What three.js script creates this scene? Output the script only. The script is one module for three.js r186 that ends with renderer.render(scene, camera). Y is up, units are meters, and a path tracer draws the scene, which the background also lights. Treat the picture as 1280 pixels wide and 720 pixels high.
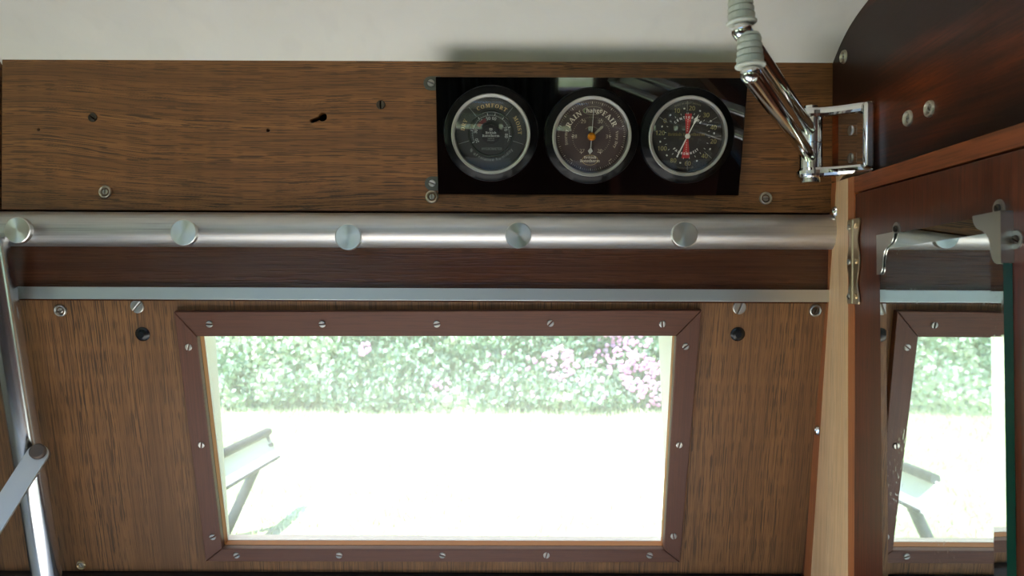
import * as THREE from 'three';
import { RoundedBoxGeometry } from 'three/addons/geometries/RoundedBoxGeometry.js';
import { mergeGeometries, mergeVertices, toCreasedNormals } from 'three/addons/utils/BufferGeometryUtils.js';
import { Sky } from 'three/addons/objects/Sky.js';

// ---------------------------------------------------------------- camera, sky, sun, exposure
const F = 950, EYE = 1.2, ROLL = 0.0040;               // focal length in photo pixels, eye height above the floor
const scene = new THREE.Scene();
const camera = new THREE.PerspectiveCamera(2 * Math.atan(360 / F) * 180 / Math.PI, 16 / 9, 0.02, 200);
camera.position.set(0, EYE, 0);
camera.rotation.z = ROLL;
camera.updateMatrixWorld(true);
camera.focus = 0.74;
camera.userData.fStop = 14;

const SUN_DIR = new THREE.Vector3(-0.30, 1.25, 0.78).normalize();
const sky = new Sky();
sky.scale.setScalar(1000);
sky.material.uniforms.turbidity.value = 16;
sky.material.uniforms.rayleigh.value = 0.08;
sky.material.uniforms.mieCoefficient.value = 0.01;
sky.material.uniforms.mieDirectionalG.value = 0.75;
sky.material.uniforms.sunPosition.value.copy(SUN_DIR);
scene.add(sky);
scene.environmentIntensity = 1.15;

const sun = new THREE.DirectionalLight(new THREE.Color(1, 0.945, 0.85), 20);
sun.name = 'sun';
sun.position.copy(SUN_DIR).multiplyScalar(20);
sun.castShadow = true;
sun.shadow.mapSize.set(4096, 4096);
Object.assign(sun.shadow.camera, { left: -8, right: 8, top: 8, bottom: -8, near: 1, far: 50 });
scene.add(sun, sun.target);

const renderer = new THREE.WebGLRenderer({ antialias: true });
renderer.toneMapping = THREE.LinearToneMapping;
renderer.toneMappingExposure = 0.94;
renderer.shadowMap.enabled = true;

// ---------------------------------------------------------------- helpers
let seed = 12345;
const rnd = () => { seed = (seed * 1664525 + 1013904223) >>> 0; return seed / 4294967296; };
const V = (x, y, z) => new THREE.Vector3(x, y, z);
const sm = (a, b, x) => { const t = Math.min(1, Math.max(0, (x - a) / (b - a))); return t * t * (3 - 2 * t); };
const lerp = (a, b, t) => a + (b - a) * t;
function hash(x, y) { let h = Math.imul(x, 374761393) + Math.imul(y, 668265263) | 0; h = Math.imul(h ^ (h >>> 13), 1274126177); return ((h ^ (h >>> 16)) >>> 0) / 4294967296; }
function noise(x, y) {
  const ix = Math.floor(x), iy = Math.floor(y), fx = x - ix, fy = y - iy, u = fx * fx * (3 - 2 * fx), v = fy * fy * (3 - 2 * fy);
  return lerp(lerp(hash(ix, iy), hash(ix + 1, iy), u), lerp(hash(ix, iy + 1), hash(ix + 1, iy + 1), u), v);
}
const fbm = (x, y, n = 4) => { let s = 0, a = 0.5, t = 0; for (let i = 0; i < n; i++) { s += a * noise(x + i * 17.3, y + i * 9.1); t += a; a *= 0.5; x *= 2.03; y *= 2.03; } return s / t; };

// photo pixel -> viewing ray -> point on a real surface
function ray(px, py) {
  const u = (px - 640) / F, v = (360 - py) / F, c = Math.cos(ROLL), s = Math.sin(ROLL);
  return V(u * c - v * s, u * s + v * c, -1);
}
const CAM = V(0, EYE, 0);
const atDepth = (px, py, d) => CAM.clone().addScaledVector(ray(px, py), d);
function onPlane(px, py, point, normal) {
  const r = ray(px, py), t = point.clone().sub(CAM).dot(normal) / r.dot(normal);
  return CAM.clone().addScaledVector(r, t);
}
const onX = (px, py, x) => onPlane(px, py, V(x, 0, 0), V(1, 0, 0));

const used = {};
function numbered(name) { const k = used[name] = (used[name] ?? -1) + 1; return k ? name + '_' + String(k).padStart(3, '0') : name; }
function shadow(o) { o.castShadow = o.receiveShadow = true; return o; }
function tag(o, label, category, kind, group) { Object.assign(o.userData, { label, category }); if (kind) o.userData.kind = kind; if (group) o.userData.group = group; return o; }
function thing(name, label, category, kind, group) { const g = new THREE.Group(); g.name = numbered(name); scene.add(g); return tag(g, label, category, kind, group); }
function part(parent, name, geo, mat, pos, rot) {
  const m = shadow(new THREE.Mesh(geo, mat)); m.name = name;
  if (pos) m.position.set(...(pos.isVector3 ? pos.toArray() : pos));
  if (rot) m.rotation.set(...rot);
  parent.add(m); return m;
}
function box(x0, x1, y0, y1, z0, z1, r = 0) {
  const w = x1 - x0, h = y1 - y0, d = z1 - z0;
  const g = r ? new RoundedBoxGeometry(w, h, d, 2, r) : new THREE.BoxGeometry(w, h, d);
  g.translate((x0 + x1) / 2, (y0 + y1) / 2, (z0 + z1) / 2);
  return metricUV(g);
}
// uv in metres, along the two axes that a face spans
function metricUV(g) {
  const p = g.attributes.position, n = g.attributes.normal, uv = new Float32Array(p.count * 2);
  for (let i = 0; i < p.count; i++) {
    const a = Math.abs(n.getX(i)), b = Math.abs(n.getY(i)), c = Math.abs(n.getZ(i)), x = p.getX(i), y = p.getY(i), z = p.getZ(i);
    const q = c >= a && c >= b ? [x, y] : a >= b ? [z, y] : [x, z];
    uv[2 * i] = q[0]; uv[2 * i + 1] = q[1];
  }
  return g.setAttribute('uv', new THREE.BufferAttribute(uv, 2));
}
const flat = (g) => (g.index ? g.toNonIndexed() : g);
const merge = (...gs) => mergeGeometries(gs.map((g) => { const q = flat(g).clone(); for (const k of Object.keys(q.attributes)) if (!['position', 'normal', 'uv'].includes(k)) q.deleteAttribute(k); q.clearGroups?.(); return q; }));
function poly(points, holes = []) {
  const s = new THREE.Shape(points.map((p) => new THREE.Vector2(p[0], p[1])));
  for (const h of holes) s.holes.push(h.isPath || h instanceof THREE.Path ? h : new THREE.Path(h.map((p) => new THREE.Vector2(p[0], p[1]))));
  return s;
}
function slab(shape, depth, bevel = 0, curveSegments = 12) {
  return new THREE.ExtrudeGeometry(shape, { depth: depth - 2 * bevel, bevelEnabled: bevel > 0, bevelThickness: bevel, bevelSize: bevel, bevelOffset: -bevel, bevelSegments: 2, curveSegments }).translate(0, 0, bevel);
}
// a solid between two quads of four corners each
function hexa(a, b) {
  const q = [...a, ...b], f = [[0, 1, 2, 3], [7, 6, 5, 4], [0, 4, 5, 1], [1, 5, 6, 2], [2, 6, 7, 3], [3, 7, 4, 0]], pos = [];
  for (const [i, j, k, l] of f) for (const n of [i, j, k, i, k, l]) pos.push(...q[n].toArray());
  const g = new THREE.BufferGeometry().setAttribute('position', new THREE.Float32BufferAttribute(pos, 3));
  g.computeVertexNormals();
  return metricUV(g);
}
function lathe(pts, seg = 28) { return toCreasedNormals(new THREE.LatheGeometry(pts.map((p) => new THREE.Vector2(p[0], p[1])), seg), 0.6); }   // axis y
const faceZ = (g) => g.rotateX(Math.PI / 2);                                   // lathe axis y -> +z
function rod(a, b, r, r2 = r, seg = 24) {
  const d = b.clone().sub(a), g = new THREE.CylinderGeometry(r2, r, d.length(), seg);
  g.applyQuaternion(new THREE.Quaternion().setFromUnitVectors(V(0, 1, 0), d.clone().normalize()));
  return g.translate((a.x + b.x) / 2, (a.y + b.y) / 2, (a.z + b.z) / 2);
}

// ---------------------------------------------------------------- textures
function dataTex(w, h, fn, srgb = true) {
  const data = new Uint8Array(w * h * 4);
  for (let y = 0; y < h; y++) for (let x = 0; x < w; x++) { const c = fn(x, y), i = (y * w + x) * 4; data[i] = c[0]; data[i + 1] = c[1]; data[i + 2] = c[2]; data[i + 3] = 255; }
  const t = new THREE.DataTexture(data, w, h); t.wrapS = t.wrapT = THREE.MirroredRepeatWrapping; t.magFilter = t.minFilter = THREE.LinearFilter;
  if (srgb) t.colorSpace = THREE.SRGBColorSpace;
  t.needsUpdate = true; return t;
}
const mixc = (a, b, t) => [lerp(a[0], b[0], t), lerp(a[1], b[1], t), lerp(a[2], b[2], t)];
// wood veneer: (w x h) pixels cover (sw x sh) metres; vertical = grain runs along v
function wood({ w, h, sw, sh, vertical = false, light, mid, dark, pores = 1, figure = 1, fine = 1, off = 0, sweep = 0, poreLen = 26, poreFine = 1900, ribbon = 0 }) {
  const bump = new Uint8Array(w * h * 4);
  const map = dataTex(w, h, (x, y) => {
    let X = x / w * sw, Y = y / h * sh;
    let a = vertical ? Y : X, c = vertical ? X : Y;
    a += off; c += off * 0.37;
    const bend = 0.020 * sweep * (fbm(a * 2.2 + 3, c * 5 + 7, 3) - 0.5) + 0.0035 * figure * (fbm(a * 9, c * 30, 3) - 0.5);
    const cc = c + bend;
    const band = fbm(cc * 75, a * 1.1, 3), broad = fbm(cc * 14, a * 2.2 + 11, 3);
    const fib = noise(cc * 1500, a * 22), fib2 = noise(cc * 620 + 50, a * 14);
    const dens = sm(0.25, 0.8, band * 0.55 + broad * 0.45);
    const pr = noise(cc * poreFine + 200, a * poreLen), pr2 = noise(cc * poreFine * 0.72 + 400, a * poreLen * 2.1);
    const p = Math.max(sm(0.62, 0.80, pr), 0.8 * sm(0.68, 0.86, pr2)) * pores * lerp(0.3, 1.0, dens);
    let t = 0.5 + (band - 0.5) * 0.9 * figure + (broad - 0.5) * 0.8 * figure + (fib - 0.5) * 0.30 * fine + (fib2 - 0.5) * 0.28 * fine;
    if (ribbon) t += ribbon * (fbm(cc * 26 + a * 4.5, a * 4.2 - cc * 2, 3) - 0.55);
    t = Math.min(1, Math.max(0, t));
    let col = t < 0.5 ? mixc(dark, mid, t * 2) : mixc(mid, light, t * 2 - 1);
    col = mixc(col, dark.map((k) => k * 0.55), Math.min(0.85, p));
    const i = (y * w + x) * 4, hgt = Math.max(0, Math.min(255, 200 - 150 * p + 25 * (fib - 0.5)));
    bump[i] = bump[i + 1] = bump[i + 2] = hgt; bump[i + 3] = 255;
    return col;
  });
  const b = new THREE.DataTexture(bump, w, h); b.wrapS = b.wrapT = THREE.MirroredRepeatWrapping; b.magFilter = b.minFilter = THREE.LinearFilter; b.needsUpdate = true;
  for (const t of [map, b]) t.repeat.set(1 / sw, 1 / sh);
  return { map, bump: b };
}
function woodMat(o, props = {}, bumpScale = 0.00012) {
  const t = wood(o);
  return new THREE.MeshPhysicalMaterial({ map: t.map, bumpMap: t.bump, bumpScale, roughness: 0.55, ...props });
}
const std = (color, roughness = 0.5, metalness = 0, extra = {}) => new THREE.MeshPhysicalMaterial({ color, roughness, metalness, ...extra });

const M = {};
M.veneerUpper = woodMat({ w: 2048, h: 800, sw: 0.84, sh: 0.21, poreFine: 2600, light: [152, 103, 58], mid: [129, 85, 46], dark: [100, 64, 34], sweep: 2.2, figure: 0.9, pores: 1.0, off: 2.3, poreLen: 36 }, { roughness: 0.5 });
M.veneerLower = woodMat({ w: 2048, h: 512, sw: 0.60, sh: 0.42, vertical: true, poreFine: 2400, light: [148, 104, 61], mid: [127, 87, 50], dark: [100, 67, 38], sweep: 0.5, figure: 0.8, pores: 0.95, off: 5.1, poreLen: 30 }, { roughness: 0.52 });
M.veneerEdge = std(0xa96d38, 0.6);
M.board = woodMat({ w: 2048, h: 256, sw: 0.84, sh: 0.105, light: [100, 60, 38], mid: [82, 47, 30], dark: [62, 35, 22], sweep: 0.6, pores: 0.6, figure: 0.7, off: 8.4, poreLen: 30 }, { roughness: 0.24 }, 0.0006);
M.frame = woodMat({ w: 1024, h: 256, sw: 0.6, sh: 0.15, light: [110, 68, 47], mid: [95, 57, 40], dark: [80, 47, 33], pores: 0.25, figure: 0.6, fine: 0.6, off: 11 }, { roughness: 0.5 }, 0.00004);
M.frameV = woodMat({ w: 256, h: 1024, sw: 0.15, sh: 0.6, vertical: true, light: [110, 68, 47], mid: [95, 57, 40], dark: [80, 47, 33], pores: 0.25, figure: 0.6, fine: 0.6, off: 12 }, { roughness: 0.5 }, 0.00004);
M.bulkhead = woodMat({ w: 1024, h: 512, sw: 0.9, sh: 0.45, light: [128, 58, 24], mid: [84, 37, 18], dark: [42, 20, 12], pores: 0.35, figure: 0.7, sweep: 2, off: 21, ribbon: 3.6, poreLen: 30 }, { roughness: 0.34, specularIntensity: 0.55 }, 0.00004);
M.door = woodMat({ w: 512, h: 1024, sw: 0.4, sh: 0.8, vertical: true, light: [100, 48, 26], mid: [82, 38, 21], dark: [58, 27, 16], pores: 0.5, figure: 0.7, off: 31, poreLen: 30 }, { roughness: 0.32, clearcoat: 0.4, clearcoatRoughness: 0.15 }, 0.00005);
M.rail = woodMat({ w: 1024, h: 128, sw: 0.8, sh: 0.1, light: [140, 76, 40], mid: [116, 60, 32], dark: [90, 46, 25], pores: 0.4, figure: 0.6, off: 37 }, { roughness: 0.4 }, 0.00004);
M.pale = woodMat({ w: 256, h: 1024, sw: 0.15, sh: 0.6, vertical: true, light: [240, 206, 162], mid: [230, 190, 142], dark: [208, 162, 114], pores: 0.25, figure: 0.5, fine: 1.1, off: 41 }, { roughness: 0.5 }, 0.00004);
M.orange = woodMat({ w: 128, h: 1024, sw: 0.08, sh: 0.6, vertical: true, light: [190, 120, 72], mid: [170, 102, 58], dark: [142, 82, 46], pores: 0.3, figure: 0.6, off: 45 }, { roughness: 0.45 }, 0.00004);
M.ceiling = (() => {
  const t = dataTex(512, 512, (x, y) => { const n = fbm(x / 60, y / 60, 4), k = 0.985 + 0.03 * (n - 0.5) - 0.012 * sm(0.62, 0.8, fbm(x / 22 + 9, y / 34, 3)); return [236 * k, 233 * k, 223 * k]; });
  t.repeat.set(1 / 0.5, 1 / 0.5);
  return new THREE.MeshPhysicalMaterial({ map: t, roughness: 0.55 });
})();
M.dark = std(0x0b0908, 0.8);
M.trimDark = std(0x241a15, 0.6);
M.white = std(0xe9e9e6, 0.45);
M.alu = (() => {
  const t = dataTex(1024, 64, (x, y) => { const n = noise(x / 40, y * 1.3), s = sm(0.80, 0.86, noise(x / 5 + 7, y / 3)) * sm(0.5, 0.7, noise(x / 60, y / 9 + 3)); const k = 196 + 14 * (n - 0.5) - 60 * s; return [k, k * 0.985, k * 0.965]; });
  t.repeat.set(1 / 0.4, 1);
  return new THREE.MeshPhysicalMaterial({ map: t, roughness: 0.46, metalness: 1 });
})();
M.strip = std(new THREE.Color(0.62, 0.63, 0.61), 0.4, 1);
M.knob = std(new THREE.Color(0.72, 0.72, 0.68), 0.3, 1, { anisotropy: 0.85 });
M.steel = std(new THREE.Color(0.48, 0.47, 0.43), 0.36, 1);
M.darkSteel = std(new THREE.Color(0.055, 0.042, 0.03), 0.5, 0.4);
M.nickel = std(new THREE.Color(0.50, 0.46, 0.37), 0.3, 1);
M.brass = std(new THREE.Color(0.62, 0.48, 0.28), 0.3, 1);
M.hinge = std(new THREE.Color(0.50, 0.38, 0.24), 0.35, 1);
M.chrome = std(new THREE.Color(0.72, 0.72, 0.72), 0.06, 1);
M.zinc = std(new THREE.Color(0.10, 0.105, 0.09), 0.55, 0.5);
M.pole = std(new THREE.Color(0.60, 0.61, 0.62), 0.2, 1);
M.bar = std(new THREE.Color(0.58, 0.57, 0.54), 0.55, 1);
M.boltDark = std(new THREE.Color(0.09, 0.065, 0.05), 0.5, 0.3);
M.acrylic = std(0x050506, 0.05, 0, { clearcoat: 1, clearcoatRoughness: 0.02 });
M.bezel = std(0x040404, 0.3, 0, { specularIntensity: 0.3 });
M.rim = std(new THREE.Color(0.50, 0.49, 0.44), 0.42, 1);
M.plug = std(0x0a0b0d, 0.25);
M.glass = new THREE.MeshPhysicalMaterial({ color: 0xffffff, roughness: 0, transmission: 1, thickness: 0, ior: 1.5 });
M.dusty = new THREE.MeshPhysicalMaterial({ color: 0xffffff, roughness: 0.36, transmission: 1, thickness: 0, ior: 1.5 });
M.clip = std(new THREE.Color(0.52, 0.49, 0.44), 0.34, 1);
M.cap = std(0xb9bdb0, 0.5);
M.glassEdge = std(0x0c4a35, 0.08, 0, { clearcoat: 1 });
M.mirror = (() => {
  const t = dataTex(256, 512, (x, y) => { const s = sm(0.78, 0.84, noise(x / 2.2, y / 2.2)) * sm(0.45, 0.7, fbm(x / 50, y / 50 + 4, 3)); const r = 4 + 26 * s; return [r, r, r]; }, false);
  return new THREE.MeshPhysicalMaterial({ color: new THREE.Color(0.78, 0.84, 0.80), metalness: 1, roughness: 1, roughnessMap: t });
})();

// ---------------------------------------------------------------- shared fixings
function screwHead(r, dome, slotW) {               // slotted, axis +z, seated on z = 0: a base disc and two half domes with the slot between them
  const half = (s) => { const P = [], a0 = Math.asin(slotW / 2 / r); for (let k = 0; k <= 10; k++) { const a = -Math.PI / 2 + a0 + (Math.PI - 2 * a0) * k / 10; P.push([s * r * Math.cos(a), r * Math.sin(a) * s]); } return slab(poly(P), dome + 0.002, dome * 0.45).translate(0, 0, -0.002); };
  return metricUV(merge(new THREE.CylinderGeometry(r * 0.98, r * 0.98, 0.002, 20).rotateX(Math.PI / 2).translate(0, 0, -0.001), half(1), half(-1)));
}
const G = {
  screw: screwHead(0.0034, 0.0017, 0.0012),
  screwBig: screwHead(0.0067, 0.0018, 0.0015),
  screwSmall: screwHead(0.0026, 0.0014, 0.0009),
  screwFlat: screwHead(0.0044, 0.0012, 0.0013),
  cup: faceZ(lathe([[0.0036, 0.0002], [0.0042, 0.0018], [0.0050, 0.0026], [0.0058, 0.0022], [0.0064, 0.0008], [0.0064, -0.001]], 26)),
  cupSmall: faceZ(lathe([[0.0026, 0.0002], [0.0032, 0.0016], [0.0040, 0.0022], [0.0048, 0.0016], [0.0052, 0.0004], [0.0052, -0.001]], 24)),
  plug: faceZ(lathe([[0, 0.0038], [0.003, 0.0036], [0.0056, 0.0026], [0.0072, 0.0008], [0.0074, -0.001]], 26)),
};
function addScrew(parent, p, geo = G.screw, mat = M.steel, turn = rnd() * 3, rotY = 0) {
  const s = part(parent, 'screw', geo, mat, p); s.rotation.order = 'YXZ'; s.rotation.set(0, rotY, turn); return s;
}
function addCup(parent, p, rotY = 0, small = false, matRing = M.nickel, matScrew = M.steel) {
  const c = part(parent, 'cup_washer', small ? G.cupSmall : G.cup, matRing, p, [0, rotY, 0]);
  const s = addScrew(parent, p, G.screwSmall, matScrew, rnd() * 3, rotY);
  if (!small) s.scale.setScalar(1.08);
  return c;
}

// ---------------------------------------------------------------- room shell (depth d in front of the camera = -z)
const X_R = 0.312, X_L = -1.75, Z_NEAR = 1.0, D_UP = 0.741, Y = (r) => EYE + r;

{ // ceiling: a cove that rises from the wall, then flat, with an open roof hatch behind the camera
  const c = thing('ceiling', 'off-white painted ceiling curving down in a cove to the panelled wall', 'ceiling', 'structure');
  const prof = [[0.760, 0.206], [0.748, 0.2150], [0.737, 0.2240], [0.723, 0.2340], [0.702, 0.2447], [0.666, 0.2545], [0.60, 0.2620], [0.50, 0.2670], [0.40, 0.2695], [0.30, 0.2700]];
  const curve = new THREE.CatmullRomCurve3(prof.map(([d, y]) => V(-d, Y(y), 0)));
  const pts = curve.getPoints(40).map((p) => [p.x, p.y]);
  const shape = poly([...pts, [-0.30, Y(0.31)], [-0.82, Y(0.31)], [-0.82, Y(0.206)]]);
  const g = new THREE.ExtrudeGeometry(shape, { depth: X_R + 0.05 - X_L, bevelEnabled: false });
  g.rotateY(-Math.PI / 2);                              // local x -> world z, local z -> world -x
  g.translate(X_R + 0.05, 0, 0);
  part(c, 'cove', metricUV(toCreasedNormals(g, 0.5)), M.ceiling);
  const h = [-0.66, 0.10, -0.06, 0.27];                 // hatch x0 x1, z0 z1
  part(c, 'roof_panel', merge(
    box(X_L, X_R + 0.05, Y(0.27), Y(0.31), -0.30, h[2]), box(X_L, X_R + 0.05, Y(0.27), Y(0.31), h[3], Z_NEAR + 0.05),
    box(X_L, h[0], Y(0.27), Y(0.31), h[2], h[3]), box(h[1], X_R + 0.05, Y(0.27), Y(0.31), h[2], h[3])), M.ceiling);
}
{ const f = thing('floor', 'grey vinyl floor of the camper', 'floor', 'structure');
  part(f, 'floor_covering', box(X_L - 0.05, X_R + 0.05, -0.05, 0, -0.95, Z_NEAR + 0.05), std(0x8f8a80, 0.6)); }
{ // wall behind the camera with a long side window
  const w = thing('wall_near', 'plain panelled side wall with a long window behind the camera', 'wall', 'structure');
  const z0 = Z_NEAR, z1 = Z_NEAR + 0.04, wx0 = -1.15, wx1 = 0.255, wy0 = Y(-0.255), wy1 = Y(0.16);
  part(w, 'panel', merge(box(X_L, X_R + 0.05, 0, wy0, z0, z1), box(X_L, X_R + 0.05, wy1, Y(0.31), z0, z1), box(X_L, wx0, wy0, wy1, z0, z1), box(wx1, X_R + 0.05, wy0, wy1, z0, z1)), M.door);
  const win = thing('window_2', 'long side window behind the camera', 'window', 'structure');
  part(win, 'pane', box(wx0, wx1, wy0, wy1, z0 + 0.02, z0 + 0.021), M.glass);
  // a drawn curtain in front of part of it
  const cu = thing('curtain', 'dark grey-green curtain hanging at the side window behind the camera', 'curtain'), P = [], Q = [];
  for (let k = 0; k <= 60; k++) { const x = lerp(-0.30, 0.144, k / 60), z = z0 - 0.03 + 0.014 * Math.sin(k * 1.05); P.push([x, z]); Q.unshift([x, z + 0.002]); }
  part(cu, 'cloth', metricUV(slab(poly([...P, ...Q]), 0.62).rotateX(Math.PI / 2).translate(0, Y(0.23), 0)), std(0x2c332b, 0.9));
  part(cu, 'curtain_rod', rod(V(-1.3, Y(0.215), z0 - 0.03), V(0.30, Y(0.215), z0 - 0.03), 0.005), M.pole);
}
{ // far end with a wide screen
  const w = thing('wall_left', 'end wall of the camper with a wide window, left of the pole', 'wall', 'structure');
  const x1 = X_L, x0 = X_L - 0.04, wz0 = -0.45, wz1 = 0.65, wy0 = Y(-0.30), wy1 = Y(0.14);
  part(w, 'panel', merge(box(x0, x1, 0, wy0, -0.95, Z_NEAR + 0.04), box(x0, x1, wy1, Y(0.31), -0.95, Z_NEAR + 0.04), box(x0, x1, wy0, wy1, -0.95, wz0), box(x0, x1, wy0, wy1, wz1, Z_NEAR + 0.04)), M.white);
  const win = thing('window_3', 'wide window in the end wall of the camper', 'window', 'structure');
  part(win, 'pane', box(x0 + 0.015, x0 + 0.016, wy0, wy1, wz0, wz1), M.glass);
}

// ---------------------------------------------------------------- the photographed wall
const SL = Math.atan(0.22), wallO = V(0, Y(-0.012), -0.750), wallN = V(0, -Math.sin(SL), Math.cos(SL));
const low = (px, py, up = 0) => {                       // photo pixel -> lower panel's own (x, t)
  const p = onPlane(px, py, wallO.clone().addScaledVector(wallN, up), wallN).sub(wallO);
  return [p.x, p.y * Math.cos(SL) + p.z * Math.sin(SL)];
};
const WB = thing('wall_back', 'wood-veneered camper wall with gauges above and a window below', 'wall', 'structure');
const lowTilt = (o) => { o.position.copy(wallO); o.rotation.x = SL; return o; };
const frameOut = [[217, 390], [877, 388], [850, 703], [257, 702]], frameIn = [[250, 418], [843, 417.5], [828, 682], [281, 681]];
const loc = (q, up = 0) => q.map(([a, b]) => low(a, b, up));
{
  // upper panel with its holes
  const up = (px, py) => { const p = onPlane(px, py, V(0, 0, -D_UP), V(0, 0, 1)); return [p.x, p.y]; };
  const circle = (px, py, r) => { const [x, y] = up(px, py), c = new THREE.Path(); c.absarc(x, y, r, 0, Math.PI * 2, true); return c; };
  const xl = up(2, 200)[0], y0 = Y(0.0745), y1 = Y(0.226);
  {
    const [ax, ay] = up(403, 146), [bx, by] = up(390, 151), a = Math.atan2(by - ay, bx - ax), P = [];
    for (let k = 0; k <= 14; k++) { const t = a + 0.45 + (Math.PI * 2 - 0.9) * k / 14; P.push([ax + 0.0044 * Math.cos(t), ay + 0.0044 * Math.sin(t)]); }
    for (let k = 0; k <= 7; k++) { const t = a - 1.5 + 3.0 * k / 7; P.push([bx + 0.0022 * Math.cos(t), by + 0.0022 * Math.sin(t)]); }
    const shape = poly([[xl, y0], [X_R + 0.0, y0], [X_R + 0.0, y1], [xl, y1]], [P, circle(335, 163, 0.0017), circle(48, 162, 0.0014)]);
    const u = part(WB, 'upper_panel', slab(shape, 0.009, 0.0005), M.veneerUpper, [0, 0, -D_UP - 0.009]);
    const at = (px, py) => [...up(px, py), 0.009];
    addCup(u, at(132, 240)); addCup(u, at(540, 246)); addCup(u, at(957, 248));
    addScrew(u, at(116, 147), G.screwFlat, M.darkSteel, 0.9); addScrew(u, at(476, 131), G.screwFlat, M.darkSteel, 0.05);
  }
  part(WB, 'end_panel', box(X_L, xl - 0.003, y0, y1, -D_UP - 0.009, -D_UP), M.veneerUpper);
  part(WB, 'backing', box(X_L, X_R + 0.05, Y(-0.02), Y(0.25), -0.80, -0.765), M.dark);
  // dark board below the rail
  const bl = onPlane(13, 330, V(0, 0, -0.746), V(0, 0, 1)).x;
  part(WB, 'lower_rail_board', box(bl, X_R, Y(-0.014), Y(0.060), -0.760, -0.746), M.board);
  part(WB, 'shadow_gap_board', box(X_L, bl - 0.001, Y(-0.014), Y(0.060), -0.764, -0.757), M.trimDark);
  // lower panel, leaning outwards
  const bottom = low(640, 716)[1];
  const xe = onX(1005, 716, X_R).x + 0.004;
  const shape = poly([[X_L, bottom], [xe, bottom], [xe, 0.0], [X_L, 0.0]], [loc(frameIn)]);
  const lp = part(WB, 'lower_panel', slab(shape, 0.009), [M.veneerLower, M.veneerEdge], [0, 0, 0]);
  lowTilt(lp); lp.translateZ(-0.009);
  const at = (px, py) => [...low(px, py), 0.009];
  addCup(lp, at(76, 388), 0, false, M.steel); addCup(lp, at(1019, 388), 0, false, M.steel, M.darkSteel); addCup(lp, at(102, 706), 0, true, M.brass);
  addScrew(lp, at(172, 383), G.screwBig, M.steel, -0.75); addScrew(lp, at(924, 384.5), G.screwBig, M.steel, -0.35);
  part(lp, 'plug', G.plug, M.plug, at(178.5, 417.5)); part(lp, 'plug', G.plug, M.plug, at(922, 417.5));
  // outer skin behind the veneer, a little wider than the opening
  const o = 0.03, sk = loc(frameIn), hole = [[sk[0][0] - o, sk[0][1] + o], [sk[1][0] + o, sk[1][1] + o], [sk[2][0] + o, sk[2][1] - o], [sk[3][0] - o, sk[3][1] - o]];
  const skin = part(WB, 'outer_skin', slab(poly([[X_L, bottom - 0.5], [X_R + 0.05, bottom - 0.5], [X_R + 0.05, 0.02], [X_L, 0.02]], [hole]), 0.02), M.white);
  lowTilt(skin); skin.translateZ(-0.034);
  part(WB, 'lower_wall', box(X_L, X_R, 0, Y(-0.315), -0.95, -0.83), M.trimDark);
}
{ // ledge that closes the bottom of the view
  const p = low(640, 716), d = 0.750 + 0.22 * (-p[1] * Math.cos(SL)), y = wallO.y + p[1] * Math.cos(SL);
  const t = thing('trim_1', 'dark brown ledge along the bottom of the window wall', 'trim', 'structure');
  part(t, 'ledge', box(X_L, X_R, y - 0.03, y - 0.001, -d - 0.03, -d + 0.012, 0.003), M.trimDark);
}
{ // aluminium strip
  const a = atDepth(22, 361, 0.741), t = thing('trim_2', 'flat aluminium strip below the dark brown board', 'trim', 'structure');
  part(t, 'strip', box(a.x, X_R - 0.0005, Y(-0.0125), Y(-0.0005), -0.7457, -0.7405, 0.0006), M.strip);
}

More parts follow.
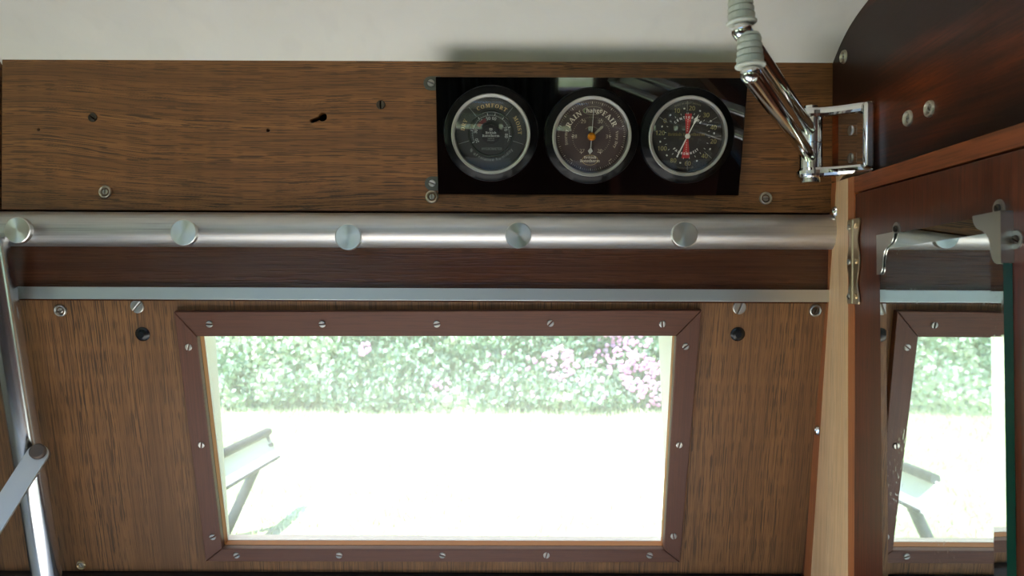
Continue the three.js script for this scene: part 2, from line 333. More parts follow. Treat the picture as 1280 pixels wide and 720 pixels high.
// ---------------------------------------------------------------- window
const W1 = thing('window_1', 'brown wood-framed window overlooking bright grass and a flowering hedge', 'window', 'structure');
{
  const O = loc(frameOut, 0.008), I = loc(frameIn, 0.0), g = 0.00025;
  // four mitred members, each with its screws
  const spots = [[[262, 405], [403, 405], [546, 405], [688, 404], [828, 405]], [[857, 433], [849, 556], [842, 670]], [[296, 694], [424, 694], [553, 694], [683, 694], [812, 694]], [[236, 434], [252, 556], [266, 671]]];
  for (let k = 0; k < 4; k++) {
    const n = (k + 1) % 4, q = [O[k], O[n], I[n], I[k]].map((p) => [...p]);
    const dir = Math.sign(q[1][k % 2 ? 1 : 0] - q[0][k % 2 ? 1 : 0]) || 1, ax = k % 2 ? 1 : 0;
    q[0][ax] += dir * g; q[3][ax] += dir * g; q[1][ax] -= dir * g; q[2][ax] -= dir * g;
    const m = part(W1, 'frame_member', slab(poly(q), 0.008, 0.0011), k % 2 ? M.frameV : M.frame);
    lowTilt(m);
    for (const [px, py] of spots[k]) addScrew(m, [...low(px, py, 0.008), 0.0078], G.screw, M.steel, rnd() * 3);
  }
  const world = ([x, t], up) => wallO.clone().add(V(x, t * Math.cos(SL), t * Math.sin(SL))).addScaledVector(wallN, up);
  const inner = loc(frameIn).map((p) => world(p, -0.0095));
  // painted reveal between the veneer and the outer skin
  const ends = [[269, 416, 0.036], [823, 416, 0.036], [834, 671, 0.020], [287, 668, 0.020]].map(([px, py, dd]) => onPlane(px, py, wallO.clone().addScaledVector(wallN, -0.0095 - dd), wallN));
  const c = inner.reduce((s, p) => s.add(p), V(0, 0, 0)).multiplyScalar(0.25);
  const wide = (p, k) => { const v = p.clone().sub(c); return c.clone().add(V(v.x + Math.sign(v.x) * k, v.y + Math.sign(v.y) * k, v.z)); };
  for (let k = 0; k < 4; k++) {
    const n = (k + 1) % 4;
    part(W1, 'reveal', hexa([inner[k], inner[n], ends[n], ends[k]], [wide(inner[k], 0.012), wide(inner[n], 0.012), wide(ends[n], 0.012), wide(ends[k], 0.012)]), M.white);
  }
  const pane = part(W1, 'pane', slab(poly(loc(frameIn).map(([x, t]) => [x * 1.004 - 0.0, t])), 0.0008), M.dusty);
  lowTilt(pane); pane.translateZ(-0.0125);
}

// ---------------------------------------------------------------- bulkhead on the right
const WR = thing('wall_right', 'dark glossy mahogany bulkhead above the door with three cup screws', 'wall', 'structure');
{
  const y0 = Y(0.098), prof = [[0.80, 0.098], [0.20, 0.098], [-Z_NEAR, 0.098], [-Z_NEAR, 0.3], [0.80, 0.3]].map(([d, r]) => [-d, Y(r)]);
  const g = slab(poly(prof), 0.03); g.rotateY(-Math.PI / 2); g.translate(X_R + 0.03, 0, 0);
  part(WR, 'upper_panel', metricUV(g), M.bulkhead);
  const up = WR.children[0];
  for (const [px, py] of [[1055.5, 71], [1136, 148], [1163, 136]]) addCup(up, onX(px, py, X_R).toArray(), -Math.PI / 2);
  part(WR, 'lower_panel', box(X_R, X_R + 0.03, 0, y0 - 0.0012, -0.95, Z_NEAR), M.door);
}
// tapering stile between the wall and the door: lipping, pale face, lipping
const X_D = 0.2880;
{
  const st = thing('trim_3', 'pale tapered timber door stile edged with two orange lippings', 'trim', 'structure');
  const A = V(X_R, 0, -0.741), B = V(X_D, 0, -X_D * F / 427), nrm = V(B.z - A.z, 0, -(B.x - A.x)).normalize();
  const topY = (px) => 229 - (px - 1040) * 0.312;
  const lines = [[1039.5, 1002, X_R - 0.0012], [1045, 1010.5, X_R - 0.0030], [1060, 1060.0, X_D + 0.0020], [1067.5, 1069.5, X_D]];
  const mats = [M.orange, M.pale, M.orange], nm = ['lipping', 'face', 'lipping'];
  for (let k = 0; k < 3; k++) {
    const [a0, a1, xa] = lines[k], [b0, b1, xb] = lines[k + 1], e = k === 1 ? 0.0005 : 0;
    const f = [onX(a0, topY(a0), xa + e), onX(b0, topY(b0), xb + e), onX(b1, 760, xb + e), onX(a1, 760, xa + e)];
    const back = f.map((p) => V(X_R - 0.0003, p.y, p.z));
    part(st, nm[k], hexa(f, back), mats[k]);
  }
  const inward = nrm.x < 0 ? nrm : nrm.clone().negate(), ry = Math.atan2(inward.x, inward.z);
  for (const [px, py] of [[1044, 265], [1021.5, 538]]) addCup(st, onX(px, py, X_R - 0.0035).toArray(), ry, true, M.chrome, M.chrome);
  // rail over the door
  const y0 = Y(0.0815), y1 = Y(0.0945);
  const rl = thing('trim_4', 'narrow mahogany rail running over the top of the door', 'trim', 'structure');
  part(rl, 'rail', box(X_D, X_R, y0, y1, B.z + 0.0005, 0.05), M.rail);
}
const DOOR = thing('door_1', 'mahogany cupboard door hung on a scalloped brass hinge, carrying the mirror', 'door', 'structure');
const doorEdgeZ = -X_D * F / 428.5;
{
  part(DOOR, 'door_panel', box(X_D, X_D + 0.0225, 0.06, Y(0.0800), doorEdgeZ, -0.02, 0.001), M.door);
  // scalloped hinge: two leaves and a knuckle
  const yA = onX(1067, 274, X_D).y, yB = onX(1067, 380, X_D).y, H = yA - yB, leafShape = (s) => {
    const P = [[0, 0]], w0 = 0.0082, w1 = 0.0125;
    for (let k = 0; k <= 40; k++) { const t = k / 40, c = Math.abs(Math.cos(t * Math.PI * 2)); const w = lerp(w0, w1, Math.pow(c, 1.6)) * (k === 0 || k === 40 ? 0.9 : 1); P.push([s * w, t * H]); }
    P.push([0, H]); return poly(s > 0 ? P : P.reverse());
  };
  const hg = part(DOOR, 'hinge', metricUV(new THREE.CylinderGeometry(0.0021, 0.0021, H * 0.985, 16)), M.hinge, [X_D - 0.0010, (yA + yB) / 2, doorEdgeZ - 0.0006]);
  for (const s of [1, -1]) {
    const leaf = part(hg, 'leaf', slab(leafShape(s), 0.0016, 0.0004), M.hinge, [0.0006, -H / 2, 0], [0, -Math.PI / 2 + (s < 0 ? -0.09 : 0), 0]);
    for (const t of [0.09, 0.5, 0.91]) {
      const p = V(s * 0.0070, t * H - H / 2, 0.0016).applyAxisAngle(V(0, 1, 0), -Math.PI / 2 + (s < 0 ? -0.09 : 0));
      const c = addScrew(hg, [p.x + 0.0006, p.y, p.z], G.screwSmall, s > 0 ? M.brass : M.steel, rnd() * 3, -Math.PI / 2); c.scale.set(0.95, 0.95, 0.9);
    }
  }
}

// ---------------------------------------------------------------- mirror on the door
{
  const mir = thing('mirror', 'tall mirror with green glass edge on the mahogany door', 'mirror');
  const XM = 0.2815, dL = XM * F / 458, dRt = XM * F / 611, w = dL - dRt, h = 0.52, cd = (dL + dRt) / 2, top = 0.0425;
  mir.position.set(XM, Y(top - h), -cd); mir.rotation.y = -Math.PI / 2;
  const pivot = new THREE.Matrix4().makeTranslation(0, h, 0).multiply(new THREE.Matrix4().makeRotationZ(0.026)).multiply(new THREE.Matrix4().makeTranslation(0, -h, 0));
  const b = 0.0105, dz = 0.0007, x0 = -w / 2, x1 = w / 2;
  const o = [V(x0, 0, -dz), V(x1, 0, -dz), V(x1, h, -dz), V(x0, h, -dz)], i = [V(x0 + b, b, 0), V(x1 - b, b, 0), V(x1 - b, h - b, 0), V(x0 + b, h - b, 0)];
  const pos = [], uv = [], quad = (A, B, C, D) => { for (const p of [A, B, C, A, C, D]) { pos.push(p.x, p.y, p.z); uv.push((p.x - x0) / w, p.y / h); } };
  quad(i[0], i[1], i[2], i[3]);
  for (let k = 0; k < 4; k++) { const n = (k + 1) % 4; quad(o[k], o[n], i[n], i[k]); }
  const g = new THREE.BufferGeometry().setAttribute('position', new THREE.Float32BufferAttribute(pos, 3)).setAttribute('uv', new THREE.Float32BufferAttribute(uv, 2)); g.computeVertexNormals();
  part(mir, 'silvered_glass', g.applyMatrix4(pivot), M.mirror);
  part(mir, 'glass_edge', box(x0, x1, 0, h, -0.0062, -dz - 0.0001).applyMatrix4(pivot), M.glassEdge);
  // corner clips
  const clipShape = (s) => {
    const P = new THREE.Shape();
    P.moveTo(0, 0); P.lineTo(s * 0.0265, 0); P.bezierCurveTo(s * 0.0262, -0.006, s * 0.0225, -0.0085, s * 0.0185, -0.0095); P.bezierCurveTo(s * 0.012, -0.0115, s * 0.0098, -0.017, s * 0.0092, -0.0235); P.quadraticCurveTo(s * 0.0082, -0.0295, s * 0.0035, -0.0305); P.lineTo(0, -0.0305); P.closePath(); return P;
  };
  const side = (s) => {
    const X = s > 0 ? x0 - 0.0012 : x1 + 0.0012, y = h + 0.0012;
    const c = part(mir, 'corner_clip', merge(slab(clipShape(s), 0.0008).translate(X, y, 0.0004), box(Math.min(X, X + s * 0.0009), Math.max(X, X + s * 0.0009), y - 0.030, y, -0.0064, 0.0006), box(Math.min(X, X + s * 0.026), Math.max(X, X + s * 0.026), y - 0.0009, y, -0.0064, 0.0006)).applyMatrix4(pivot), M.clip);
    const tabS = new THREE.Shape(); tabS.moveTo(-0.0052, -0.001); tabS.lineTo(-0.0052, 0.003); tabS.absarc(0, 0.003, 0.0052, Math.PI, 0, true); tabS.lineTo(0.0052, -0.001);
    const tx = X + s * (s > 0 ? 0.0165 : 0.0125);
    part(c, 'tab', slab(tabS, 0.0008).translate(tx, y, -0.0064).applyMatrix4(pivot), M.clip);
    addScrew(c, V(tx, y + 0.003, -0.0056).applyMatrix4(pivot), G.screwSmall, M.darkSteel, 0.5);
    const tabT = tabS.clone();
    part(c, 'tab', slab(tabT, 0.0008).rotateZ(s * Math.PI / 2).translate(X, y - 0.017, -0.0064).applyMatrix4(pivot), M.clip);
    addScrew(c, V(X - s * 0.003, y - 0.017, -0.0056).applyMatrix4(pivot), G.screwSmall, M.darkSteel, 1.1);
  };
  side(1); side(-1);
}

// ---------------------------------------------------------------- rail with five knobs
{
  const r = thing('handrail', 'satin aluminium tube rail with round knobs running along the wall', 'rail');
  const cy = Y(0.0553), cd = 0.7365, R = 0.0168;
  const tube = new THREE.CylinderGeometry(R, R, X_R - 0.0008 + 1.2, 48).rotateZ(Math.PI / 2);
  tube.translate((X_R - 0.0008 - 1.2) / 2, cy, -cd);
  part(r, 'tube', tube, M.alu);
  // disc faces have polar uv, so that the turning marks run round
  const disc = (() => {
    const prof = [[0.0001, 0], [0.0115, 0], [0.0122, -0.0007], [0.0122, -0.0055], [0.0113, -0.0062], [0.0070, -0.0066]];
    return faceZ(toCreasedNormals(new THREE.LatheGeometry(prof.map((p) => new THREE.Vector2(...p)).reverse(), 48), 0.5));
  })();
  for (const [px, py] of [[21, 287.5], [229, 290.5], [435, 296], [648, 294], [856, 293]]) {
    const p = atDepth(px, py, 0.705);
    const k = part(r, 'knob', disc, M.knob, p);
    k.rotation.set((rnd() - 0.5) * 0.06, (rnd() - 0.5) * 0.06, rnd() * 6);
    part(k, 'stem', faceZ(new THREE.CylinderGeometry(0.0055, 0.0055, 0.02, 20)), M.alu, [0, 0, -0.0145]);
  }
}

// ---------------------------------------------------------------- pole and flat bar on the left
{
  const a = atDepth(-9, 300, 0.715), b = atDepth(60, 730, 0.765);
  const dir = b.clone().sub(a).normalize();
  const p = thing('support_pole', 'polished aluminium pole slanting down from the rail', 'pole');
  part(p, 'tube', rod(a.clone().addScaledVector(dir, -0.002), a.clone().addScaledVector(dir, 0.75), 0.0133, 0.0133, 40), M.pole);
  const h = thing('brace', 'flat aluminium brace bar bolted to the slanting pole', 'brace');
  const q = atDepth(46, 568, 0.722), e = atDepth(-60, 735, 0.66), L = q.distanceTo(e);
  h.position.copy(q);
  const xAxis = e.clone().sub(q).normalize(), zAxis = V(0.10, 0, 1).addScaledVector(xAxis, -V(0.10, 0, 1).dot(xAxis)).normalize(), yAxis = zAxis.clone().cross(xAxis);
  h.quaternion.setFromRotationMatrix(new THREE.Matrix4().makeBasis(xAxis, yAxis, zAxis));
  const s = new THREE.Shape(); s.moveTo(0, -0.0098); s.absarc(0, 0, 0.0098, Math.PI * 1.5, Math.PI * 0.5, true); s.lineTo(L + 0.1, 0.0098); s.lineTo(L + 0.1, -0.0098); s.closePath();
  part(h, 'bar', slab(s, 0.0032, 0.0005), M.bar, [0, 0, -0.0032]);
  part(h, 'bolt', faceZ(lathe([[0.0001, 0.0052], [0.0058, 0.0050], [0.0072, 0.0038], [0.0074, -0.014]], 24)), M.boltDark, [-0.0025, 0, 0]);
}

// ---------------------------------------------------------------- swivel towel rail on the bulkhead
{
  const t = thing('towel_rail', 'chrome swivel towel rail with two arms and ribbed pale end caps', 'towel rail');
  const pv = atDepth(1013, 180, 0.690), px = pv.x, pz = pv.z;
  const yTop = atDepth(1013, 137, 0.69).y, yBot = atDepth(1006, 223, 0.69).y;
  // wall plate and two curved lugs
  const zc = pz + 0.006;
  part(t, 'wall_plate', merge(box(X_R - 0.005, X_R, yBot + 0.003, yTop - 0.001, zc - 0.034, zc + 0.030, 0.002), box(X_R - 0.010, X_R, yBot + 0.003, yTop - 0.001, zc + 0.014, zc + 0.032, 0.0035)), M.chrome);
  for (const y of [yTop - 0.009, yBot]) {
    const s = new THREE.Shape();
    s.moveTo(X_R - 0.002, zc + 0.030); s.bezierCurveTo(px + 0.026, zc + 0.024, px + 0.014, pz + 0.013, px, pz + 0.0125); s.absarc(px, pz, 0.0125, Math.PI / 2, Math.PI * 1.5, false);
    s.bezierCurveTo(px + 0.014, pz - 0.013, px + 0.026, zc - 0.028, X_R - 0.002, zc - 0.032); s.closePath();
    part(t, 'lug', metricUV(slab(s, 0.009, 0.003).rotateX(Math.PI / 2).translate(0, y + 0.009, 0)), M.chrome);
  }
  part(t, 'pivot_pin', merge(new THREE.CylinderGeometry(0.0062, 0.0062, yTop - yBot + 0.006, 20).translate(px, (yTop + yBot) / 2, pz), new THREE.CylinderGeometry(0.0085, 0.0085, 0.004, 20).translate(px, yBot - 0.0020, pz)), M.chrome);
  for (let k = 0; k < 2; k++) part(t, 'plate_screw', G.screwFlat, M.steel, [X_R - 0.005, lerp(yBot, yTop, 0.3 + 0.4 * k), zc - 0.006], [0, -Math.PI / 2, 0]);
  const hgt = yTop - yBot, yLow = yBot + 0.007 + (hgt - 0.014) * 0.25, yHigh = yBot + 0.007 + (hgt - 0.014) * 0.75;
  const capG = (() => { // upright ribbed cap, flange at y = 0
    const pts = [[0.0001, 0], [0.0064, 0], [0.0069, 0.0005], [0.0069, 0.0012], [0.0060, 0.0019]];
    for (let k = 0; k < 4; k++) { const y = 0.0024 + k * 0.0033, q = 0.0060 - 0.00022 * k; pts.push([q, y], [q + 0.0001, y + 0.0024], [q - 0.0006, y + 0.0026], [q - 0.0006, y + 0.0031]); }
    pts.push([0.0052, 0.0158], [0.0044, 0.0172], [0.0001, 0.0176]);
    return toCreasedNormals(new THREE.LatheGeometry(pts.map((p) => new THREE.Vector2(...p)), 28), 0.5);
  })();
  for (const [y, ex, ey] of [[yLow, 938, 92], [yHigh, 927, 38]]) {
    part(t, 'sleeve', new THREE.CylinderGeometry(0.0105, 0.0105, (hgt - 0.014) * 0.485, 28), M.chrome, [px, y, pz]);
    const r = ray(ex, ey), d = (y - EYE) / r.y, end = CAM.clone().addScaledVector(r, d);
    const start = V(px, y, pz), dir = end.clone().sub(start).normalize();
    const arm = part(t, 'arm', merge(rod(start.clone().addScaledVector(dir, 0.004), end, 0.0056), new THREE.SphereGeometry(0.0056, 20, 14).translate(end.x, end.y, end.z)), M.chrome);
    const cap = part(arm, 'end_cap', capG, M.cap, [end.x, end.y + 0.0035, end.z]); cap.rotation.z = 0.05; cap.scale.set(1.22, 1.08, 1.22);
  }
}

// ---------------------------------------------------------------- instrument panel
function canvasTex(size, draw) {
  const c = document.createElement('canvas'); c.width = c.height = size;
  const k = c.getContext('2d'); k.translate(size / 2, size / 2); k.scale(size / 2, size / 2);
  draw(k);
  const t = new THREE.CanvasTexture(c); t.colorSpace = THREE.SRGBColorSpace; t.anisotropy = 8; return t;
}
const rad = (deg) => deg * Math.PI / 180;              // degrees clockwise from twelve o'clock
function arcText(k, text, r, mid, size, color, font, spread = 1, inside = false) {
  k.fillStyle = color; k.textAlign = 'center'; k.textBaseline = 'middle';
  k.save(); k.scale(0.01, 0.01); k.font = font.replace('$', Math.round(size * 100));
  const wd = [...text].map((ch) => k.measureText(ch).width * spread), tot = wd.reduce((a, b) => a + b, 0);
  let at = -tot / 2;
  [...text].forEach((ch, i) => {
    const a = rad(mid) + (inside ? -1 : 1) * (at + wd[i] / 2) / (r * 100); at += wd[i];
    k.save(); k.rotate(a); k.translate(0, -r * 100); if (inside) k.rotate(Math.PI); k.fillText(ch, 0, 0); k.restore();
  });
  k.restore();
}
function say(k, text, x, y, size, color, font = '$px sans-serif') { k.save(); k.translate(x, y); k.scale(0.01, 0.01); k.font = font.replace('$', Math.round(size * 100)); k.fillStyle = color; k.textAlign = 'center'; k.textBaseline = 'middle'; k.fillText(text, 0, 0); k.restore(); }
function tick(k, deg, r0, r1, w, color) { const a = rad(deg); k.strokeStyle = color; k.lineWidth = w; k.beginPath(); k.moveTo(Math.sin(a) * r0, -Math.cos(a) * r0); k.lineTo(Math.sin(a) * r1, -Math.cos(a) * r1); k.stroke(); }
function ring(k, r, w, color, a0 = 0, a1 = 360) { k.strokeStyle = color; k.lineWidth = w; k.beginPath(); k.arc(0, 0, r, rad(a0 - 90), rad(a1 - 90)); k.stroke(); }
const SERIF = 'bold $px serif', SANS = '$px sans-serif';

const dialHumid = canvasTex(1024, (k) => {
  k.fillStyle = '#1e221f'; k.fillRect(-1, -1, 2, 2);
  arcText(k, 'COMFORT', 0.76, 2, 0.145, '#b59a63', SERIF, 1.2); arcText(k, 'DRY', 0.78, -72, 0.14, '#9d8a5c', SERIF, 1.1); arcText(k, 'MOIST', 0.79, 72, 0.14, '#a8935f', SERIF, 1.12);
  for (const a of [-40, 40, -107, 107]) tick(k, a, 0.62, 0.93, 0.008, '#98a09a');
  ring(k, 0.62, 0.006, '#4d5450');
  arcText(k, '% of relative humidity', 0.70, 180, 0.105, '#8f958d', SANS, 1.25, true);
  ring(k, 0.50, 0.012, '#7c847e', -115, 115);
  const num = { '-115': '20', '-80': '30', '-38': '40', '-10': '50', '12': '60', '38': '', '70': '70', '96': '80' };
  for (const a of Object.keys(num)) { tick(k, +a, 0.50, 0.565, 0.014, '#c5cbc4'); if (num[a]) arcText(k, num[a], 0.42, +a, 0.105, '#b9bfb8', SANS, 1); }
  for (let a = -115; a <= 115; a += 7) tick(k, a, 0.50, 0.53, 0.006, '#8c938d');
  k.strokeStyle = '#5b1f1f'; k.lineWidth = 0.1; k.beginPath(); k.arc(0, 0, 0.40, rad(-60 - 90), rad(-20 - 90)); k.stroke();
  say(k, 'HYGROMETER', 0.02, 0.40, 0.085, '#767d78', SANS);
});
const dialHumidHub = canvasTex(512, (k) => {
  k.fillStyle = '#070808'; k.fillRect(-1, -1, 2, 2);
  k.strokeStyle = '#b4b8b2'; k.lineWidth = 0.035; k.strokeRect(-0.13, -0.62, 0.26, 0.2); k.beginPath(); k.moveTo(-0.13, -0.5); k.lineTo(0.13, -0.5); k.stroke();
  say(k, 'British', 0, -0.16, 0.34, '#a9ada7', SERIF); say(k, 'Rototherm', 0, 0.16, 0.34, '#a9ada7', SERIF); say(k, 'MADE IN', 0, 0.46, 0.17, '#8b8f89', SANS); say(k, 'ENGLAND', 0, 0.66, 0.17, '#8b8f89', SANS);
});
const dialBaro = canvasTex(1024, (k) => {
  k.fillStyle = '#362722'; k.fillRect(-1, -1, 2, 2);
  const pale = '#c9c4ae', gold = '#a8935c';
  for (let a = 0; a < 360; a += 3.6) tick(k, a, 0.885, 0.93, 0.008, '#a5a08c');
  for (let a = 0; a < 360; a += 18) tick(k, a, 0.87, 0.93, 0.016, pale);
  arcText(k, 'RAIN', 0.70, -47, 0.185, pale, SERIF, 1.12); arcText(k, 'FAIR', 0.70, 45, 0.185, pale, SERIF, 1.12);
  say(k, 'C', -0.19, -0.69, 0.15, '#6f8a55', SERIF); say(k, 'hange', 0.06, -0.69, 0.15, pale, 'bold $px sans-serif');
  k.strokeStyle = '#8a8670'; k.lineWidth = 0.012; k.beginPath(); k.ellipse(0.02, -0.69, 0.27, 0.105, 0, 0, 7); k.stroke();
  arcText(k, 'Stormy', 0.70, -92, 0.11, '#a19a82', SERIF, 1.05); arcText(k, 'Very Dry', 0.70, 97, 0.10, '#a19a82', SERIF, 1.05);
  for (let a = -150; a <= 150; a += 6) tick(k, a, 0.50, 0.53, 0.01, '#8f8a74');
  for (let a = -150; a <= 150; a += 60) tick(k, a, 0.48, 0.54, 0.016, pale);
  for (const [t, a] of [['27', -148], ['28', -90], ['29', -30], ['30', 30], ['31', 90], ['20', 148]]) { const r = 0.46; say(k, t, Math.sin(rad(a)) * r, -Math.cos(rad(a)) * r, 0.13, '#aaa388', SANS); }
  ring(k, 0.26, 0.012, '#7d775f', -40, 60);
  k.strokeStyle = gold; k.lineWidth = 0.012; k.beginPath(); k.ellipse(-0.02, 0.64, 0.215, 0.135, 0, 0, 7); k.stroke();
  say(k, 'British', -0.02, 0.57, 0.095, pale, SERIF); say(k, 'Rototherm', -0.02, 0.665, 0.095, pale, SERIF); 
  k.fillStyle = '#9b947c'; for (const a of [-140, 140]) { k.save(); k.rotate(rad(a)); k.fillRect(-0.05, -0.84, 0.1, 0.02); k.restore(); }
});
const dialTherm = canvasTex(1024, (k) => {
  k.fillStyle = '#1d1b15'; k.fillRect(-1, -1, 2, 2);
  const gold = '#a39a62', pale = '#c2c4ba', red = '#a32324';
  ring(k, 0.58, 0.008, '#6c6f66');
  k.fillStyle = red; k.beginPath(); k.moveTo(-0.09, -0.60); k.lineTo(0.10, -0.60); k.lineTo(0.035, 0); k.lineTo(0.11, 0.60); k.lineTo(-0.12, 0.60); k.lineTo(-0.03, 0); k.closePath(); k.fill();
  const top = [['0', -57], ['10', -25], ['20', 7], ['30', 41], ['40', 72]], bot = [['20', 101], ['40', 136], ['60', 175], ['80', 207], ['100', 243], ['120', 276]];
  for (const [t, a] of [...top, ...bot]) say(k, t, Math.sin(rad(a)) * 0.745, -Math.cos(rad(a)) * 0.745, 0.155, gold, SANS);
  for (const a of [-41, -9, 25, 57, 84, 118, 155, 191, 225, 258, 290]) { k.save(); k.rotate(rad(a)); k.fillStyle = pale; k.fillRect(-0.024, -0.76, 0.048, 0.04); k.restore(); }
  for (let a = 0; a < 360; a += 15.5) tick(k, a, 0.58, 0.63, 0.014, pale);
  for (const a of [-3, 57, 90, 130, 176, 303]) tick(k, a, 0.66, 0.93, 0.012, '#8d9189');
  arcText(k, 'CENTIGRADE', 0.50, 0, 0.085, '#e2e2da', 'bold $px sans-serif', 1.5); arcText(k, 'FAHRENHEIT', 0.48, 182, 0.085, '#e2e2da', 'bold $px sans-serif', 1.4, true);
  arcText(k, 'MADE IN GREAT BRITAIN', 0.88, -2, 0.055, '#8d8a70', SANS, 1.1); arcText(k, 'THERMOMETER', 0.87, 180, 0.055, '#8d8a70', SANS, 1.1, true);
  say(k, 'British Rototherm', -0.02, -0.04, 0.105, '#6f6432', SERIF); say(k, 'COMPANY LTD', -0.02, 0.07, 0.06, '#5e5530', SANS);
  for (let n = 0; n < 6; n++) { k.save(); k.translate(0.0, -0.44 + n * 0.06); k.fillStyle = '#c9b9a4'; k.fillRect(-0.012, -0.012, 0.024, 0.026); k.restore(); k.save(); k.translate(0, 0.18 + n * 0.06); k.fillStyle = '#c9b9a4'; k.fillRect(-0.012, -0.012, 0.024, 0.026); k.restore(); }
});
{
  const pn = thing('instrument_panel', 'black glossy panel holding three round dial gauges', 'instrument panel');
  const dT = 0.7076, dB = 0.735;
  const pc = (px, py, d) => atDepth(px, py, d);
  const T = pc(740.5, 97, dT), B = pc(735, 243.5, dB);
  const tilt = Math.atan2(T.z - B.z, T.y - B.y), H = Math.hypot(T.z - B.z, T.y - B.y), cx = (T.x + B.x) / 2, W = 0.2912;
  pn.position.set(cx, B.y, B.z);
  // wedge body
  const prof = poly([[0, 0], [T.z - B.z, T.y - B.y], [-D_UP - B.z + 0.0002, T.y - B.y + 0.001], [-D_UP - B.z + 0.0002, -0.0005]]);
  const g = new THREE.ExtrudeGeometry(prof, { depth: W - 0.0016, bevelEnabled: true, bevelThickness: 0.0008, bevelSize: 0.0006, bevelOffset: -0.0006, bevelSegments: 2 });
  g.rotateY(-Math.PI / 2); g.translate(W / 2 - 0.0008, 0, 0);
  part(pn, 'casing', metricUV(g), M.acrylic);
  const nrm = V(0, -Math.sin(tilt), Math.cos(tilt)), org = V(0, B.y, B.z);
  const face = (px, py) => { const p = onPlane(px, py, org, nrm).sub(pn.position); return p; };
  const bezelG = faceZ(lathe([[0.0368, 0.0010], [0.0368, 0.0074], [0.0374, 0.0080], [0.0432, 0.0066], [0.0440, 0.0060], [0.0448, 0.0030], [0.0450, -0.0006]], 72));
  const rimG = faceZ(lathe([[0.0336, 0.0040], [0.0337, 0.0090], [0.0342, 0.0102], [0.0364, 0.0106], [0.0370, 0.0101], [0.0373, 0.0078]], 72));
  const glassG = (() => { const R = 0.0343, p = []; for (let n = 0; n <= 14; n++) { const r = R * n / 14; p.push([Math.max(r, 1e-5), 0.0092 + 0.0042 * (1 - (r / R) ** 2)]); } return faceZ(new THREE.LatheGeometry(p.map((q) => new THREE.Vector2(...q)), 64)); })();
  const disc = (r) => { const c = new THREE.CircleGeometry(r, 64); return c; };
  const gauges = [
    { at: [613.5, 168], tex: dialHumid, label: 'dark green humidity dial' },
    { at: [740, 171], tex: dialBaro, label: 'brown barometer dial' },
    { at: [860.5, 170.5], tex: dialTherm, label: 'black thermometer dial with a red bow-tie' },
  ];
  const hand = (pts, th = 0.0004) => slab(poly(pts), th);
  gauges.forEach(({ at, tex, label }, n) => {
    // the pixel is read on the rim, which stands proud of the face
    const p = onPlane(at[0], at[1], org.clone().addScaledVector(nrm, 0.010), nrm).sub(pn.position).addScaledVector(nrm, -0.010);
    const b = part(pn, 'gauge', bezelG, M.bezel, p, [tilt, 0, 0]);
    b.userData.label = label;
    part(b, 'rim', rimG, M.rim);
    part(b, 'dial', disc(0.0345), new THREE.MeshPhysicalMaterial({ map: tex, roughness: 0.5 }), [0, 0, 0.0042]);
    if (n === 0) {
      part(b, 'inner_dish', faceZ(lathe([[0.0195, 0.0002], [0.0198, 0.0012], [0.0206, 0.0014], [0.0214, 0.0008], [0.0216, 0.0]], 64)), std(0x3a403c, 0.25, 0.4), [0, 0, 0.0042]);
      part(b, 'hub_cover', new THREE.CylinderGeometry(0.0088, 0.0088, 0.0012, 40).rotateX(Math.PI / 2), M.bezel, [0, 0, 0.0066]);
      part(b, 'hub_plate', disc(0.0087), new THREE.MeshPhysicalMaterial({ map: dialHumidHub, roughness: 0.5 }), [0, 0, 0.00725]);
      part(b, 'pointer', hand([[-0.0005, 0], [0.0005, 0], [0.0002, 0.017], [-0.0002, 0.017]]), std(0x0a0a0a, 0.4), [0, 0, 0.0057], [0, 0, -0.05]);
    } else if (n === 1) {
      part(b, 'set_pointer', hand([[-0.0004, -0.0165], [-0.0024, -0.0135], [-0.0004, -0.0105], [-0.0003, 0], [-0.0002, 0.026], [0.0002, 0.026], [0.0003, 0], [0.0004, -0.0105], [0.0022, -0.0135]]), std(new THREE.Color(0.55, 0.58, 0.55), 0.35, 0.6), [0, 0, 0.0062], [0, 0, -0.05]);
      part(b, 'pointer', hand([[-0.0006, -0.004], [0.0006, -0.004], [0.0012, 0.013], [0, 0.0145], [-0.0012, 0.013]]), std(new THREE.Color(0.35, 0.32, 0.22), 0.4, 0.6), [0, 0, 0.0072], [0, 0, -0.82]);
      part(b, 'amber_knob', faceZ(lathe([[0.0001, 0.0042], [0.0022, 0.0038], [0.0036, 0.0022], [0.0040, 0.0004], [0.0040, -0.0025]], 28)), std(0xc77a12, 0.15, 0.2, { clearcoat: 1 }), [0, 0, 0.0085]);
    } else {
      part(b, 'pointer', hand([[-0.0006, -0.0215], [0.0006, -0.0215], [0.0004, 0.012], [0.0013, 0.0165], [0, 0.022], [-0.0013, 0.0165], [-0.0004, 0.012]]), std(0xd5d6cc, 0.4), [0, 0, 0.0062], [0, 0, -0.43]);
      part(b, 'pointer_hub', faceZ(lathe([[0.0001, 0.0016], [0.0016, 0.0013], [0.0023, 0.0002], [0.0023, -0.0016]], 24)), std(0xd8d8cc, 0.35), [0, 0, 0.0075]);
    }
    part(b, 'dial_glass', glassG, M.glass);
  });
